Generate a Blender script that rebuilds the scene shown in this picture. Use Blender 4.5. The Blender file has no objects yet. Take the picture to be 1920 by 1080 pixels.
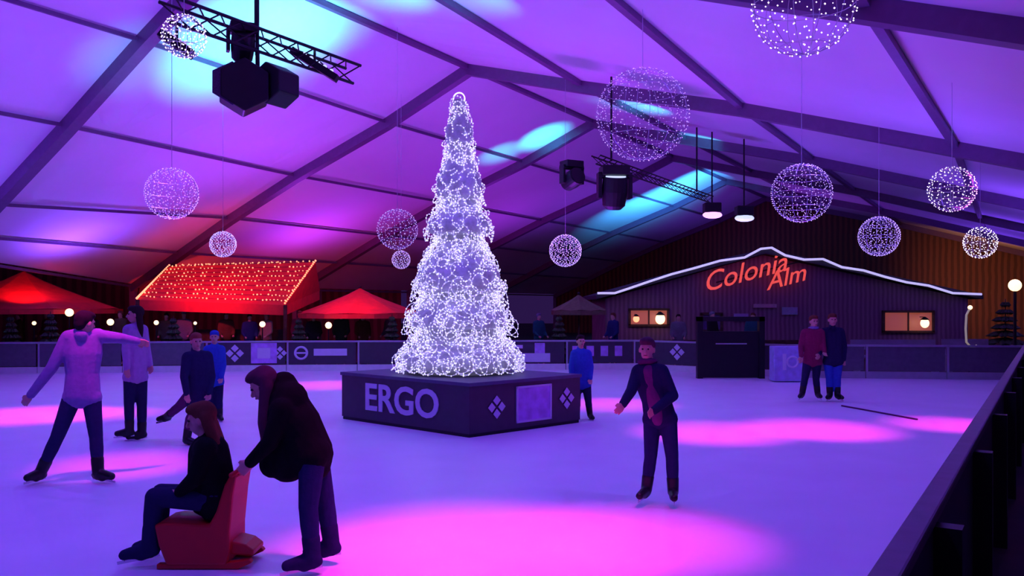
import bpy, bmesh, math, random
from mathutils import Vector, Matrix, Quaternion
random.seed(7)
SC = bpy.context.scene
COL = SC.collection
PI = math.pi
H, F, HZ = 1.9, 1600.0, 572.0          # eye height, focal length in pixels, horizon row

# ------------------------------------------------------------------ camera, world, exposure
cam_data = bpy.data.cameras.new('camera'); cam = bpy.data.objects.new('camera', cam_data)
COL.objects.link(cam); SC.camera = cam
cam.location = (0, 0, H); cam.rotation_euler = (PI/2, 0, 0)
cam_data.lens = 36*F/1920; cam_data.sensor_width = 36; cam_data.shift_y = (HZ-540)/1920
cam_data.clip_end = 200
w = bpy.data.worlds.new('night'); SC.world = w; w.use_nodes = True
w.node_tree.nodes['Background'].inputs[0].default_value = (0.035, 0.012, 0.10, 1)
w.node_tree.nodes['Background'].inputs[1].default_value = 0.6
SC.view_settings.view_transform = 'Standard'; SC.view_settings.look = 'None'
SC.view_settings.gamma = 1; SC.view_settings.exposure = 0.0

CA, SA = 0.8632, 0.5048                # the tent's axis runs 30.3 degrees right of the view
def T(s, t, h=0.0):                    # tent coordinates: s along the tent, t to its left, h above eye level
    return Vector((SA*s - CA*t, CA*s + SA*t, H + h))
def at(px, py, d):
    return Vector(((px-960)/F*d, d, H + (HZ-py)/F*d))

def spot(name, loc, target, color, power, angle, blend=0.6, size=0.05):
    l = bpy.data.lights.new(name, 'SPOT'); o = bpy.data.objects.new(name, l); COL.objects.link(o)
    o.location = loc
    d = Vector(target)-Vector(loc)
    o.rotation_euler = d.to_track_quat('-Z', 'Y').to_euler()
    l.color = color; l.energy = power; l.spot_size = math.radians(angle); l.spot_blend = blend
    l.shadow_soft_size = size
    return o
VIO = (0.20, 0.055, 1.0); PUR = (0.42, 0.035, 1.0); MAG = (1.0, 0.05, 0.85); CYA = (0.04, 0.75, 1.0); RED = (1.0, 0.03, 0.03)
ROOF_K, ICE_K, POOL_K, CYAN_K = 0.48, 0.56, 2.9, 3.2
# uplights that wash the tent skin
for (s, t, c, p) in [(3, 12, VIO, 900), (3, 3, VIO, 500), (8, 20, VIO, 1000), (10, 12, (0.27, 0.05, 1.0), 1100), (11, 4, VIO, 650),
                     (15, 23, VIO, 700), (17, 17, PUR, 1150), (18, 9, PUR, 1250), (18, 2, VIO, 600),
                     (24, 22, PUR, 750), (26, 15, PUR, 900), (26, 7, VIO, 700), (27, 0, VIO, 600),
                     (33, 19, PUR, 600), (34, 5, PUR, 700), (38, 0, VIO, 1000), (31, -3, VIO, 900), (45, 1, VIO, 500), (37, 15, VIO, 550), (43, 10, PUR, 500), (49, 14, VIO, 400)]:
    L = T(s, t, 0.6); spot('roof_wash_light', L, L+Vector((0, 0, 3)), c, p*ROOF_K, 158, 0.7, 0.25)
# blue-violet downlights on the ice
for (x, y, z, p) in [(-1, 3, 5.2, 500), (-5, 6, 5.4, 650), (3, 7, 4.9, 330), (-8, 12, 6.0, 750), (-1, 11, 6.2, 750), (5, 13, 5.0, 420),
                     (-8, 20, 6.2, 650), (0, 19, 6.3, 650), (8, 18.5, 5.0, 260)]:
    spot('ice_wash_light', (x, y, z), (x, y+0.3, 0), (0.155, 0.075, 1.0), p*ICE_K, 130, 0.9, 0.12)
# magenta pools
for (px, py, off, ang, p) in [(900, 1030, (0.6, -1.5, 5.6), 30, 900), (1180, 1010, (0.3, -1, 5.2), 26, 500), (700, 1040, (0, -1, 5.4), 22, 250),
                         (1340, 812, (-0.5, -2, 5.2), 26, 620), (1540, 806, (0, -2, 4.6), 28, 620), (1780, 796, (0, -1, 4.2), 28, 420),
                         (1150, 758, (0, 1.5, 5.4), 26, 420), (60, 778, (1, 0.5, 5.0), 34, 700), (190, 776, (0, 0.5, 5.0), 26, 300),
                         (230, 872, (0.5, -2, 5.0), 22, 420), (610, 722, (0, 1, 6.0), 26, 520)]:
    d = F*H/(py-HZ); g = Vector(((px-960)/F*d, d, 0))
    spot('pool_light', g+Vector(off), g, (1.0, 0.03, 0.62), p*POOL_K, ang*1.12, 1.0, 0.15)
# cyan beams on the tent skin
def roofpt(px, py, d): return at(px, py, d)
CY = []

# ------------------------------------------------------------------ materials
MATS = {}
def mat(name, col, rough=0.6, metal=0.0, emit=None, estr=0.0, noise=0.0, nscale=8.0, bump=0.0, alpha=1.0, trans=0.0, spec=0.5, wave=None):
    if name in MATS: return MATS[name]
    m = bpy.data.materials.new(name); m.use_nodes = True
    nt = m.node_tree; b = nt.nodes['Principled BSDF']
    b.inputs['Base Color'].default_value = (*col, 1); b.inputs['Roughness'].default_value = rough
    b.inputs['Metallic'].default_value = metal; b.inputs['Alpha'].default_value = alpha
    b.inputs['Transmission Weight'].default_value = trans
    b.inputs['Specular IOR Level'].default_value = spec
    if emit:
        b.inputs['Emission Color'].default_value = (*emit, 1); b.inputs['Emission Strength'].default_value = estr
    if noise or bump or wave:
        tc = nt.nodes.new('ShaderNodeTexCoord')
        if wave:
            n = nt.nodes.new('ShaderNodeTexWave'); n.inputs['Scale'].default_value = wave; n.inputs['Distortion'].default_value = 1.5
            fac = n.outputs['Fac']
        else:
            n = nt.nodes.new('ShaderNodeTexNoise'); n.inputs['Scale'].default_value = nscale; n.inputs['Detail'].default_value = 4
            fac = n.outputs['Fac']
        nt.links.new(tc.outputs['Object'], n.inputs['Vector'])
        if noise:
            r = nt.nodes.new('ShaderNodeValToRGB')
            r.color_ramp.elements[0].position = 0.3; r.color_ramp.elements[1].position = 0.7
            r.color_ramp.elements[0].color = (*[max(0, c*(1-noise)) for c in col], 1)
            r.color_ramp.elements[1].color = (*[min(1, c*(1+noise)) for c in col], 1)
            nt.links.new(fac, r.inputs['Fac']); nt.links.new(r.outputs['Color'], b.inputs['Base Color'])
        if bump:
            bp = nt.nodes.new('ShaderNodeBump'); bp.inputs['Strength'].default_value = bump; bp.inputs['Distance'].default_value = 0.02
            nt.links.new(fac, bp.inputs['Height']); nt.links.new(bp.outputs['Normal'], b.inputs['Normal'])
    MATS[name] = m
    return m
def cloth(name, col): return mat('cloth_'+name, col, 0.9, noise=0.07, nscale=25, bump=0.25, spec=0.07)

M_ice = mat('ice', (0.80, 0.82, 0.90), 0.42, noise=0.035, nscale=1.2, bump=0.06)
M_skin_tent = mat('tent_fabric', (0.80, 0.78, 0.84), 0.75, noise=0.03, nscale=0.5, bump=0.05)
M_alu = mat('painted_aluminium', (0.19, 0.11, 0.22), 0.5, 0.3, noise=0.06)
M_floor = mat('dark_floor', (0.05, 0.035, 0.045), 0.8, noise=0.25, nscale=3)
M_white = mat('white_plastic', (0.7, 0.7, 0.74), 0.45, noise=0.05)
M_grey = mat('grey_rail', (0.42, 0.41, 0.50), 0.4, 0.3, noise=0.05)
M_panel = mat('smoked_panel', (0.12, 0.11, 0.15), 0.25, noise=0.1)
M_black = mat('black_metal', (0.015, 0.014, 0.02), 0.45, 0.4, noise=0.1)
M_boxdark = mat('plinth_board', (0.045, 0.03, 0.06), 0.5, noise=0.1)
M_print = mat('white_print', (0.62, 0.60, 0.78), 0.6, noise=0.03)
M_pink = mat('lilac_print', (0.50, 0.26, 0.75), 0.6, noise=0.2, nscale=6)
M_redfab = mat('red_canvas', (0.75, 0.03, 0.03), 0.8, noise=0.12, nscale=4, bump=0.1)
M_redpl = mat('red_plastic', (0.50, 0.008, 0.012), 0.5, noise=0.05)
M_wood = mat('brown_boards', (0.16, 0.06, 0.025), 0.7, noise=0.35, wave=1.2, bump=0.2)
M_hut = mat('dark_hut_boards', (0.21, 0.11, 0.16), 0.75, noise=0.2, wave=2.0, bump=0.2)
M_hutroof = mat('hut_roofing', (0.045, 0.035, 0.06), 0.8, noise=0.2)
M_fir = mat('fir_needles', (0.035, 0.07, 0.025), 0.8, noise=0.4, nscale=10, bump=0.3)
M_bark = mat('bark', (0.08, 0.045, 0.03), 0.9, noise=0.3)
M_skin = mat('skin', (0.55, 0.30, 0.24), 0.55, noise=0.05)
M_led = mat('led_glow', (1, 1, 1), 0.5, emit=(0.82, 0.80, 1.0), estr=1.35)
M_ledb = mat('led_bright', (1, 1, 1), 0.5, emit=(0.95, 0.80, 1.0), estr=3.0)
M_led_soft = mat('led_dim', (0.8, 0.8, 0.9), 0.5, emit=(0.62, 0.42, 1.0), estr=1.1)
M_warm = mat('warm_bulb', (1, 0.8, 0.5), 0.5, emit=(1.0, 0.62, 0.32), estr=2.6)
M_orange = mat('orange_bulb', (1, 0.5, 0.2), 0.5, emit=(1.0, 0.30, 0.14), estr=2.2)
M_wire = mat('silver_wire', (0.6, 0.58, 0.7), 0.35, 0.5, noise=0.05)
M_neon = mat('red_neon', (1, 0.1, 0.1), 0.4, emit=(1.0, 0.10, 0.07), estr=0.75)
M_rope = mat('rope_light', (1, 1, 1), 0.4, emit=(0.62, 0.58, 1.0), estr=0.8)
M_win = mat('lit_window', (0.6, 0.3, 0.2), 0.4, emit=(0.80, 0.16, 0.07), estr=0.24)
M_lens_p = mat('pink_lens', (1, 0.5, 1), 0.3, emit=(0.9, 0.35, 1.0), estr=2.0)
M_lens_w = mat('white_lens', (1, 1, 1), 0.3, emit=(0.60, 0.75, 1.0), estr=1.0)
M_steel = mat('blade_steel', (0.6, 0.6, 0.65), 0.25, 1.0, noise=0.05)

# ------------------------------------------------------------------ mesh helpers
class MB:
    def __init__(s): s.v = []; s.f = []
    def add(s, vs, fs):
        n = len(s.v); s.v += [tuple(v) for v in vs]; s.f += [tuple(i+n for i in f) for f in fs]; return s
    def box(s, c, size, rot=None):
        c = Vector(c); x, y, z = [q/2 for q in size]
        vs = [Vector(p) for p in ((-x,-y,-z),(x,-y,-z),(x,y,-z),(-x,y,-z),(-x,-y,z),(x,-y,z),(x,y,z),(-x,y,z))]
        if rot is not None: vs = [rot @ v for v in vs]
        return s.add([c+v for v in vs], [(0,3,2,1),(4,5,6,7),(0,1,5,4),(1,2,6,5),(2,3,7,6),(3,0,4,7)])
    def beam(s, a, b, w, h, up=Vector((0,0,1))):
        a, b = Vector(a), Vector(b); d = (b-a).normalized(); r = d.cross(up)
        if r.length < 1e-4: r = Vector((1,0,0))
        r.normalize(); u = r.cross(d)
        vs = [p + r*i*w/2 + u*j*h/2 for p in (a, b) for i, j in ((-1,-1),(1,-1),(1,1),(-1,1))]
        return s.add(vs, [(0,1,2,3),(7,6,5,4),(0,4,5,1),(1,5,6,2),(2,6,7,3),(3,7,4,0)])
    def tube(s, pts, r, n=8, r2=None, cap=True, closed=False):
        pts = [Vector(p) for p in pts]; m = len(pts); rings = []
        up = None
        for i, p in enumerate(pts):
            if closed: d = pts[(i+1) % m]-pts[i-1]
            else: d = pts[min(i+1, m-1)]-pts[max(i-1, 0)]
            d.normalize()
            if up is None:
                up = Vector((0,0,1)) if abs(d.z) < 0.9 else Vector((1,0,0))
            a = d.cross(up)
            if a.length < 1e-5: a = d.orthogonal()
            a.normalize(); b = a.cross(d); up = b
            rr = r if r2 is None else r + (r2-r)*i/(m-1)
            rings.append([p + a*math.cos(2*PI*k/n)*rr + b*math.sin(2*PI*k/n)*rr for k in range(n)])
        vs = [v for R in rings for v in R]; fs = []
        for i in range(m if closed else m-1):
            j = (i+1) % m
            for k in range(n):
                fs.append((i*n+k, i*n+(k+1) % n, j*n+(k+1) % n, j*n+k))
        if cap and not closed:
            fs.append(tuple(reversed(range(n)))); fs.append(tuple((m-1)*n+k for k in range(n)))
        return s.add(vs, fs)
    def sphere(s, c, r, n=12, m=8, M=None):
        c = Vector(c); rr = Vector((r, r, r)) if isinstance(r, (int, float)) else Vector(r)
        def P(v):
            v = Vector((v.x*rr.x, v.y*rr.y, v.z*rr.z))
            if M is not None: v = M @ v
            return c+v
        vs = [P(Vector((0,0,1)))]
        for i in range(1, m):
            th = PI*i/m
            for k in range(n): vs.append(P(Vector((math.sin(th)*math.cos(2*PI*k/n), math.sin(th)*math.sin(2*PI*k/n), math.cos(th)))))
        vs.append(P(Vector((0,0,-1)))); fs = []
        for k in range(n): fs.append((0, 1+k, 1+(k+1) % n))
        for i in range(m-2):
            for k in range(n):
                a = 1+i*n+k; b = 1+i*n+(k+1) % n; fs.append((a, a+n, b+n, b))
        L = len(vs)-1
        for k in range(n): fs.append((L, 1+(m-2)*n+(k+1) % n, 1+(m-2)*n+k))
        return s.add(vs, fs)
    def cap(s, a, b, ra, rb, n=12):                  # tapered limb with round ends
        s.tube([a, b], ra, n, rb); s.sphere(a, ra, n, 8); s.sphere(b, rb, n, 8); return s
    def dot(s, c, r):
        c = Vector(c)
        return s.add([c+Vector(v)*r for v in ((1,0,0),(-1,0,0),(0,1,0),(0,-1,0),(0,0,1),(0,0,-1))],
                     [(0,2,4),(2,1,4),(1,3,4),(3,0,4),(2,0,5),(1,2,5),(3,1,5),(0,3,5)])
    def ring(s, c, nrm, R, r, n=16, k=4):
        nrm = Vector(nrm).normalized(); a = nrm.orthogonal().normalized(); b = nrm.cross(a); c = Vector(c)
        return s.tube([c+a*math.cos(2*PI*i/n)*R+b*math.sin(2*PI*i/n)*R for i in range(n)], r, k, closed=True)
    def lathe(s, prof, c=(0,0,0), n=24, closed_top=True):
        c = Vector(c); vs = []; fs = []
        for r, z in prof:
            for k in range(n): vs.append(c+Vector((r*math.cos(2*PI*k/n), r*math.sin(2*PI*k/n), z)))
        for i in range(len(prof)-1):
            for k in range(n): fs.append((i*n+k, i*n+(k+1) % n, (i+1)*n+(k+1) % n, (i+1)*n+k))
        fs.append(tuple(reversed(range(n)))); fs.append(tuple((len(prof)-1)*n+k for k in range(n)))
        return s.add(vs, fs)
    def prism(s, poly, y0, y1, fn=None):             # poly in (x,z), extruded along y
        n = len(poly); vs = [Vector((x, y0, z)) for x, z in poly]+[Vector((x, y1, z)) for x, z in poly]
        if fn: vs = [fn(v) for v in vs]
        fs = [tuple(range(n)), tuple(reversed(range(n, 2*n)))]
        for i in range(n): fs.append((i, i+n, (i+1) % n+n, (i+1) % n))
        return s.add(vs, fs)
    def build(s, name, m, parent=None, loc=(0,0,0), smooth=False, bevel=0, origin=None, kind=None, label=None):
        me = bpy.data.meshes.new(name)
        off = Vector(origin) if origin is not None else Vector((0,0,0))
        me.from_pydata([Vector(v)-off for v in s.v], [], s.f); me.update()
        bm = bmesh.new(); bm.from_mesh(me); bmesh.ops.recalc_face_normals(bm, faces=bm.faces); bm.to_mesh(me); bm.free()
        if smooth:
            for p in me.polygons: p.use_smooth = True
        me.materials.append(m)
        o = bpy.data.objects.new(name, me); COL.objects.link(o)
        o.location = Vector(loc)+off
        if parent: o.parent = parent
        if bevel:
            md = o.modifiers.new('bevel', 'BEVEL'); md.width = bevel; md.segments = 2; md.limit_method = 'ANGLE'
        if kind: o['kind'] = kind
        if label: o['label'] = label
        return o
def thing(name, label, cat, loc=(0,0,0), rz=0, group=None):
    o = bpy.data.objects.new(name, None); COL.objects.link(o); o.empty_display_size = 0.1
    o.location = loc; o.rotation_euler = (0,0,rz); o['label'] = label; o['category'] = cat
    if group: o['group'] = group
    return o
def tag(o, label, cat, group=None):
    o['label'] = label; o['category'] = cat
    if group: o['group'] = group
    return o
def struct(o): o['kind'] = 'structure'; return o
def remesh(mb, name, m, voxel, parent, smooth_it=2, label=None):
    o = mb.build(name, m, parent)
    md = o.modifiers.new('r', 'REMESH'); md.mode = 'VOXEL'; md.voxel_size = voxel; md.use_smooth_shade = True
    if smooth_it:
        sm = o.modifiers.new('s', 'SMOOTH'); sm.iterations = smooth_it; sm.factor = 0.5
    dg = bpy.context.evaluated_depsgraph_get(); dg.update()
    me = bpy.data.meshes.new_from_object(o.evaluated_get(dg))
    o.modifiers.clear(); old = o.data; o.data = me; me.name = name; bpy.data.meshes.remove(old)
    if not me.materials: me.materials.append(m)
    for p in me.polygons: p.use_smooth = True
    if label: o['label'] = label
    return o
def text_mesh(name, body, size, m, parent, M, depth=0.01, shear=0.0, bold=0.0):
    cu = bpy.data.curves.new(name, 'FONT'); cu.body = body; cu.size = size; cu.extrude = depth; cu.shear = shear
    cu.align_x = 'CENTER'; cu.align_y = 'CENTER'; cu.offset = bold; cu.resolution_u = 4
    t = bpy.data.objects.new(name, cu); COL.objects.link(t)
    dg = bpy.context.evaluated_depsgraph_get(); dg.update()
    me = bpy.data.meshes.new_from_object(t.evaluated_get(dg))
    COL.objects.unlink(t); bpy.data.objects.remove(t)
    me.materials.clear(); me.materials.append(m)
    me.transform(M)
    o = bpy.data.objects.new(name, me); COL.objects.link(o); o.parent = parent
    return o

# ------------------------------------------------------------------ setting: floor, ice, tent
fl = MB(); fl.add([(-60,-12,-0.03),(60,-12,-0.03),(60,90,-0.03),(-60,90,-0.03)], [(0,1,2,3)])
struct(fl.build('floor', M_floor))
BD = Vector((0.5335, 0.8458, 0))                    # direction of the near board
def board_pt(k): return Vector((1.10, 2.52, 0)) + BD*k
FENCE = [Vector(p) for p in ((-15.4,23.4,0), (-6.5,24.6,0), (3.6,25.2,0), (7.2,22.4,0), (13.1,21.6,0))]
ice = MB()
poly = [board_pt(-9)+Vector((-0.02,0.01,0)), board_pt(22.5)] + list(reversed(FENCE)) + [Vector((-17,2,0)), Vector((-12,-6,0))]
n = len(poly); ice.add([(p.x,p.y,0) for p in poly]+[(p.x,p.y,-0.028) for p in poly], [tuple(range(n)), tuple(reversed(range(n,2*n)))]+[(i,i+n,(i+1)%n+n,(i+1)%n) for i in range(n)])
struct(ice.build('ice_rink', M_ice))

LINES = ['eaveL', 'L4', 'L3', 'L2', 'L1', 'ridge', 'P2', 'P3', 'P4', 'P5', 'eaveR']
tB = [27.8, 25.2, 22.7, 19.7, 16.0, 13.1, 9.6, 5.46, 1.0, -3.6, -8.2]
hB = [0.70, 1.85, 2.95, 4.15, 5.45, 6.66, 5.72, 4.66, 3.32, 1.95, 0.6]
tA = [23.7, 22.5, 20.9, 18.0, 15.4, 13.1, 9.6, 5.6, 1.55, -3.6, -8.2]
hA = [1.28, 1.75, 2.42, 3.98, 5.45, 6.66, 6.1, 5.05, 3.72, 2.0, 0.6]
FR = [(-6.0, tA, hA), (2.6, tA, hA), (11.3, tA, hA), (20.0, tB, hB), (28.2, tB, hB), (36.6, tB, hB), (45.0, tB, hB), (53.5, tB, hB)]
roof = MB(); rows = []; SUB = 6
for fi in range(len(FR)-1):
    s0, t0, h0 = FR[fi]; s1, t1, h1 = FR[fi+1]
    for k in range(SUB):
        q = k/SUB; sag = 0.0
        rows.append([T(s0+(s1-s0)*q, t0[i]+(t1[i]-t0[i])*q, h0[i]+(h1[i]-h0[i])*q + 0.07) for i in range(11)])
s1, t1, h1 = FR[-1]; rows.append([T(s1, t1[i], h1[i]+0.07) for i in range(11)])
vs = [v for r in rows for v in r]; fs = []
for i in range(len(rows)-1):
    for k in range(10): fs.append((i*11+k, i*11+k+1, (i+1)*11+k+1, (i+1)*11+k))
roof.add(vs, fs); ro = struct(roof.build('ceiling', M_skin_tent))
sd = ro.modifiers.new('thick', 'SOLIDIFY'); sd.thickness = 0.03; sd.offset = 1
ti = 1
for (s, t, h) in FR[1:]:
    b = MB()
    for i in range(10):
        b.beam(T(s, t[i], h[i]-0.08), T(s, t[i+1], h[i+1]-0.08), 0.26, 0.30)
    for i in (0, 10): b.beam(T(s, t[i], h[i]), T(s, t[i], -H-0.02), 0.2, 0.2, Vector((0,1,0)))
    struct(b.build('trim_%d' % ti, M_alu)); ti += 1
    if s < 50:
        for i in (2, 3, 4, 7, 8):                       # joint plates
            pass
for i in range(0, 11):
    b = MB(); wd = 0.13 if i in (5, 6, 7, 8) else 0.055
    for fi in range(len(FR)-1):
        s0, t0, h0 = FR[fi]; s1, t1, h1 = FR[fi+1]
        b.beam(T(s0, t0[i], h0[i]-0.02), T(s1, t1[i], h1[i]-0.02), wd, 0.12 if wd > 0.1 else 0.08)
    struct(b.build('trim_%d' % ti, M_alu)); ti += 1
# gable wall at the far end, boarded
g = MB(); pts = [T(53.6, t, h) for t, h in zip(tB, hB)]
pts = [T(53.6, 27.8, -H-0.03)] + pts + [T(53.6, -8.2, -H-0.03)]
off = T(53.9, 0)-T(53.6, 0); n = len(pts)
g.add(pts+[p+off for p in pts], [tuple(range(n)), tuple(reversed(range(n,2*n)))]+[(i,i+n,(i+1)%n+n,(i+1)%n) for i in range(n)])
struct(g.build('wall_back', M_wood))
# far wall of the bar area on the left
g = MB(); g.beam((-34, 36, 2.2), (-6, 46, 2.2), 0.2, 4.5)
struct(g.build('wall_left', mat('dark_red_drape', (0.20, 0.03, 0.04), 0.9, noise=0.3, wave=0.8)))

# ------------------------------------------------------------------ rink fences
def fence_panel(a, b, style, label, group=None, name='rink_fence'):
    a, b = Vector(a), Vector(b); L = (b-a).length; ang = math.atan2(b.y-a.y, b.x-a.x)
    o = thing(name, label, 'fence', a, ang, group)
    MB().box((L/2, 0, 0.09), (L-0.02, 0.06, 0.18)).build('kick_plate', M_white if style != 'dark' else M_grey, o)
    MB().box((L/2, 0, 0.51), (L-0.08, 0.03, 0.62)).build('board', M_boxdark if style == 'banner' else M_panel, o)
    MB().box((L/2, 0, 0.85), (L-0.005, 0.07, 0.05)).build('top_rail', M_grey, o)
    MB().box((0.035, 0, 0.51), (0.05, 0.05, 0.66)).build('post', M_grey, o)
    return o, L
def diamond(o, x, z, r, name='emblem', hole=True):
    m = MB(); y = -0.022
    for k in range(4):                                    # four small lozenges set as a flower
        a = k*PI/2; cx, cz = x+math.cos(a)*r*0.55, z+math.sin(a)*r*0.55; q = r*0.42
        m.prism([(cx-q, cz), (cx, cz-q), (cx+q, cz), (cx, cz+q)], y-0.006, y+0.005)
    return m.build(name, M_print, o)
def panels_on(p, q, n):
    return [(p+(q-p)*i/n, p+(q-p)*(i+1)/n) for i in range(n)]
# left plain panels
seg = panels_on(FENCE[0], FENCE[1], 4)
for i, (a, b) in enumerate(seg[:3]):
    fence_panel(a, b, 'plain', 'smoked rink fence panel, %s' % ['at the left edge behind the striding skater', 'behind the outstretched arm of the striding skater', 'behind the skater with a leg kicked back'][i])
o, L = fence_panel(*seg[3], 'banner', 'rink board with two flower emblems around a lilac square')
diamond(o, L*0.36, 0.52, 0.26); diamond(o, L-0.18, 0.52, 0.2)
f_ = MB().box((L*0.72, -0.025, 0.52), (0.72, 0.016, 0.58)).build('lilac_square', M_pink, o)
MB().box((L*0.72, -0.036, 0.52), (0.36, 0.01, 0.3)).build('inner_square', M_print, f_)
seg = panels_on(FENCE[1], FENCE[2], 5)
o, L = fence_panel(*seg[0], 'banner', 'rink board with round letter emblem and long pale bar, just left of the tree')
m = MB(); m.ring((0.42, -0.03, 0.52), (0, 1, 0), 0.17, 0.035, 20, 6); m.box((0.42, -0.03, 0.52), (0.34, 0.02, 0.05)); m.build('emblem', M_print, o)
MB().box((L*0.62, -0.024, 0.54), (0.95, 0.014, 0.2)).build('pale_bar', M_print, o)
fence_panel(*seg[1], 'banner', 'dark rink board directly behind the left side of the tree')
fence_panel(*seg[2], 'banner', 'dark rink board directly behind the right side of the tree')
o, L = fence_panel(*seg[3], 'banner', 'rink board with a pale bar and small square, just right of the tree')
MB().box((L*0.2, -0.024, 0.68), (0.7, 0.014, 0.1)).build('pale_bar', M_print, o)
MB().box((L*0.62, -0.024, 0.64), (0.3, 0.014, 0.3)).build('square_mark', M_pink, o)
MB().box((L*0.45, -0.024, 0.36), (1.3, 0.014, 0.26)).build('pale_bar', M_print, o)
o, L = fence_panel(*seg[4], 'banner', 'rink board with a row of small lilac squares')
for k in range(4): MB().box((0.3+k*0.42, -0.024, 0.55), (0.22, 0.014, 0.3)).build('square_mark', M_pink, o)
seg = panels_on(FENCE[2], FENCE[3], 2)
o, L = fence_panel(*seg[0], 'banner', 'angled rink board with one flower emblem')
diamond(o, L*0.62, 0.56, 0.24)
fence_panel(*seg[1], 'banner', 'angled dark rink board in front of the black gateway')
seg = panels_on(FENCE[3], FENCE[4], 3)
for i, (a, b) in enumerate(seg):
    fence_panel(a, b, 'dark', 'grey rink fence panel before the hut, %s' % ['behind the skating couple', 'right of the skating couple', 'at the far right corner of the ice'][i])
# black gateway block and white box beside it
o = thing('rink_gate', 'tall black rink gateway in front of the hut between fence panels', 'gate', at(1372, 572, 22.0)*1)
o.location.z = 0
MB().box((0, 0.15, 0.62), (1.5, 0.12, 1.2)).build('door_leaf', M_black, o)
for sx in (-0.8, 0.8): MB().box((sx, 0.15, 0.8), (0.14, 0.2, 1.6)).build('post', M_black, o)
MB().box((0, 0.15, 1.54), (1.74, 0.2, 0.12)).build('crossbar', M_black, o)
MB().beam((-0.4, 0.05, 0.9), (0.4, 0.05, 0.9), 0.03, 0.03).build('handle', M_grey, o)
o = thing('advert_box', 'pale blue advertising box beside the black gateway', 'box', (at(1475, 572, 21.2).x, 21.2, 0))
MB().box((0, 0, 0.45), (0.75, 0.4, 0.86)).build('casing', mat('pale_blue_board', (0.4, 0.4, 0.75), 0.6, noise=0.15), o, bevel=0.02)
m = MB(); m.box((-0.12, -0.205, 0.5), (0.09, 0.012, 0.4)); m.ring((0.08, -0.205, 0.5), (0, 1, 0), 0.13, 0.03, 18, 6); m.build('emblem', M_print, o)

# near board: top rail and outer side
nb = thing('rink_board', 'long dark rink board running from the lower right corner to the hut', 'board', board_pt(-8), math.atan2(BD.y, BD.x))
L = 30.2
MB().box((L/2, 0.0, 0.53), (L, 0.06, 1.06)).build('panel', M_boxdark, nb)
MB().box((L/2, 0.0, 1.08), (L, 0.09, 0.05)).build('top_rail', mat('rail_cap', (0.12, 0.10, 0.15), 0.4, noise=0.2), nb, bevel=0.01)
for k in range(15):
    MB().box((1+k*2, -0.08, 0.52), (0.09, 0.1, 1.04)).build('brace', M_black, nb)

# ------------------------------------------------------------------ plinth and light tree
PL = [(-2.84,14.25), (-0.61,12.2), (1.10,13.8), (-1.13,15.85)]
pc = Vector((-0.87, 14.02, 0))
pl = thing('tree_plinth', 'dark square plinth lettered ERGO under the glowing white tree', 'plinth', pc)
m = MB(); pz = 0.785
vs = [Vector((x,y,0.05))-pc for x,y in PL]+[Vector((x,y,pz-0.05))-pc for x,y in PL]
m.add(vs, [(3,2,1,0),(4,5,6,7)]+[(i,(i+1)%4,(i+1)%4+4,i+4) for i in range(4)]); m.build('body', M_boxdark, pl)
m = MB()
vs = [(Vector((x,y,0))-pc)*1.015 for x,y in PL]; vs = [v+Vector((0,0,pz-0.05)) for v in vs]+[v+Vector((0,0,pz)) for v in vs]
m.add(vs, [(3,2,1,0),(4,5,6,7)]+[(i,(i+1)%4,(i+1)%4+4,i+4) for i in range(4)]); m.build('top_board', mat('plinth_top', (0.09,0.08,0.16), 0.6, noise=0.1), pl)
m = MB()
vs = [(Vector((x,y,0))-pc)*0.99 for x,y in PL]; vs = [v for v in vs]+[v+Vector((0,0,0.06)) for v in vs]
m.add(vs, [(3,2,1,0),(4,5,6,7)]+[(i,(i+1)%4,(i+1)%4+4,i+4) for i in range(4)]); m.build('base_skirt', M_black, pl)
def face_matrix(a, b, f, z, out=0.012):               # frame on the plinth side from corner a to b, fraction f
    a, b = Vector((*a, 0))-pc, Vector((*b, 0))-pc; d = (b-a).normalized(); nrm = Vector((d.y, -d.x, 0))
    p = a+(b-a)*f+nrm*out; p.z = z
    R = Matrix((d, Vector((0,0,1)), nrm)).transposed().to_4x4()
    return Matrix.Translation(p) @ R
text_mesh('lettering', 'ERGO', 0.60, M_print, pl, face_matrix(PL[0], PL[1], 0.50, 0.40) @ Matrix.Diagonal((1.12, 1.0, 1, 1)), 0.008, bold=0.012)
def on_face(name, fr, z, mk, m_, par=pl, out=0.012):
    mb = MB(); mk(mb); M = face_matrix(PL[1], PL[2], fr, z, out)
    mb.v = [tuple(M @ Vector(v)) for v in mb.v]; return mb.build(name, m_, par)
def flower(mb):
    r = 0.17
    for k in range(4):
        a = k*PI/2; cx, cy = math.cos(a)*r*0.58, math.sin(a)*r*0.58; q = r*0.42
        mb.add([(cx-q,cy,0),(cx,cy-q,0),(cx+q,cy,0),(cx,cy+q,0),(cx-q,cy,.01),(cx,cy-q,.01),(cx+q,cy,.01),(cx,cy+q,.01)],
               [(3,2,1,0),(4,5,6,7),(0,1,5,4),(1,2,6,5),(2,3,7,6),(3,0,4,7)])
on_face('emblem', 0.22, 0.40, flower, M_print)
on_face('emblem', 0.86, 0.42, flower, M_print)
sq = on_face('lilac_square', 0.55, 0.40, lambda mb: mb.box((0,0,0), (0.72,0.52,0.012)), M_pink)
def frame(mb):
    mb.box((-0.36,0,0),(0.03,0.55,0.02)); mb.box((0.36,0,0),(0.03,0.55,0.02)); mb.box((0,0.26,0),(0.75,0.03,0.02)); mb.box((0,-0.26,0),(0.75,0.03,0.02))
on_face('square_border', 0.55, 0.40, frame, M_print, out=0.016)

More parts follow.
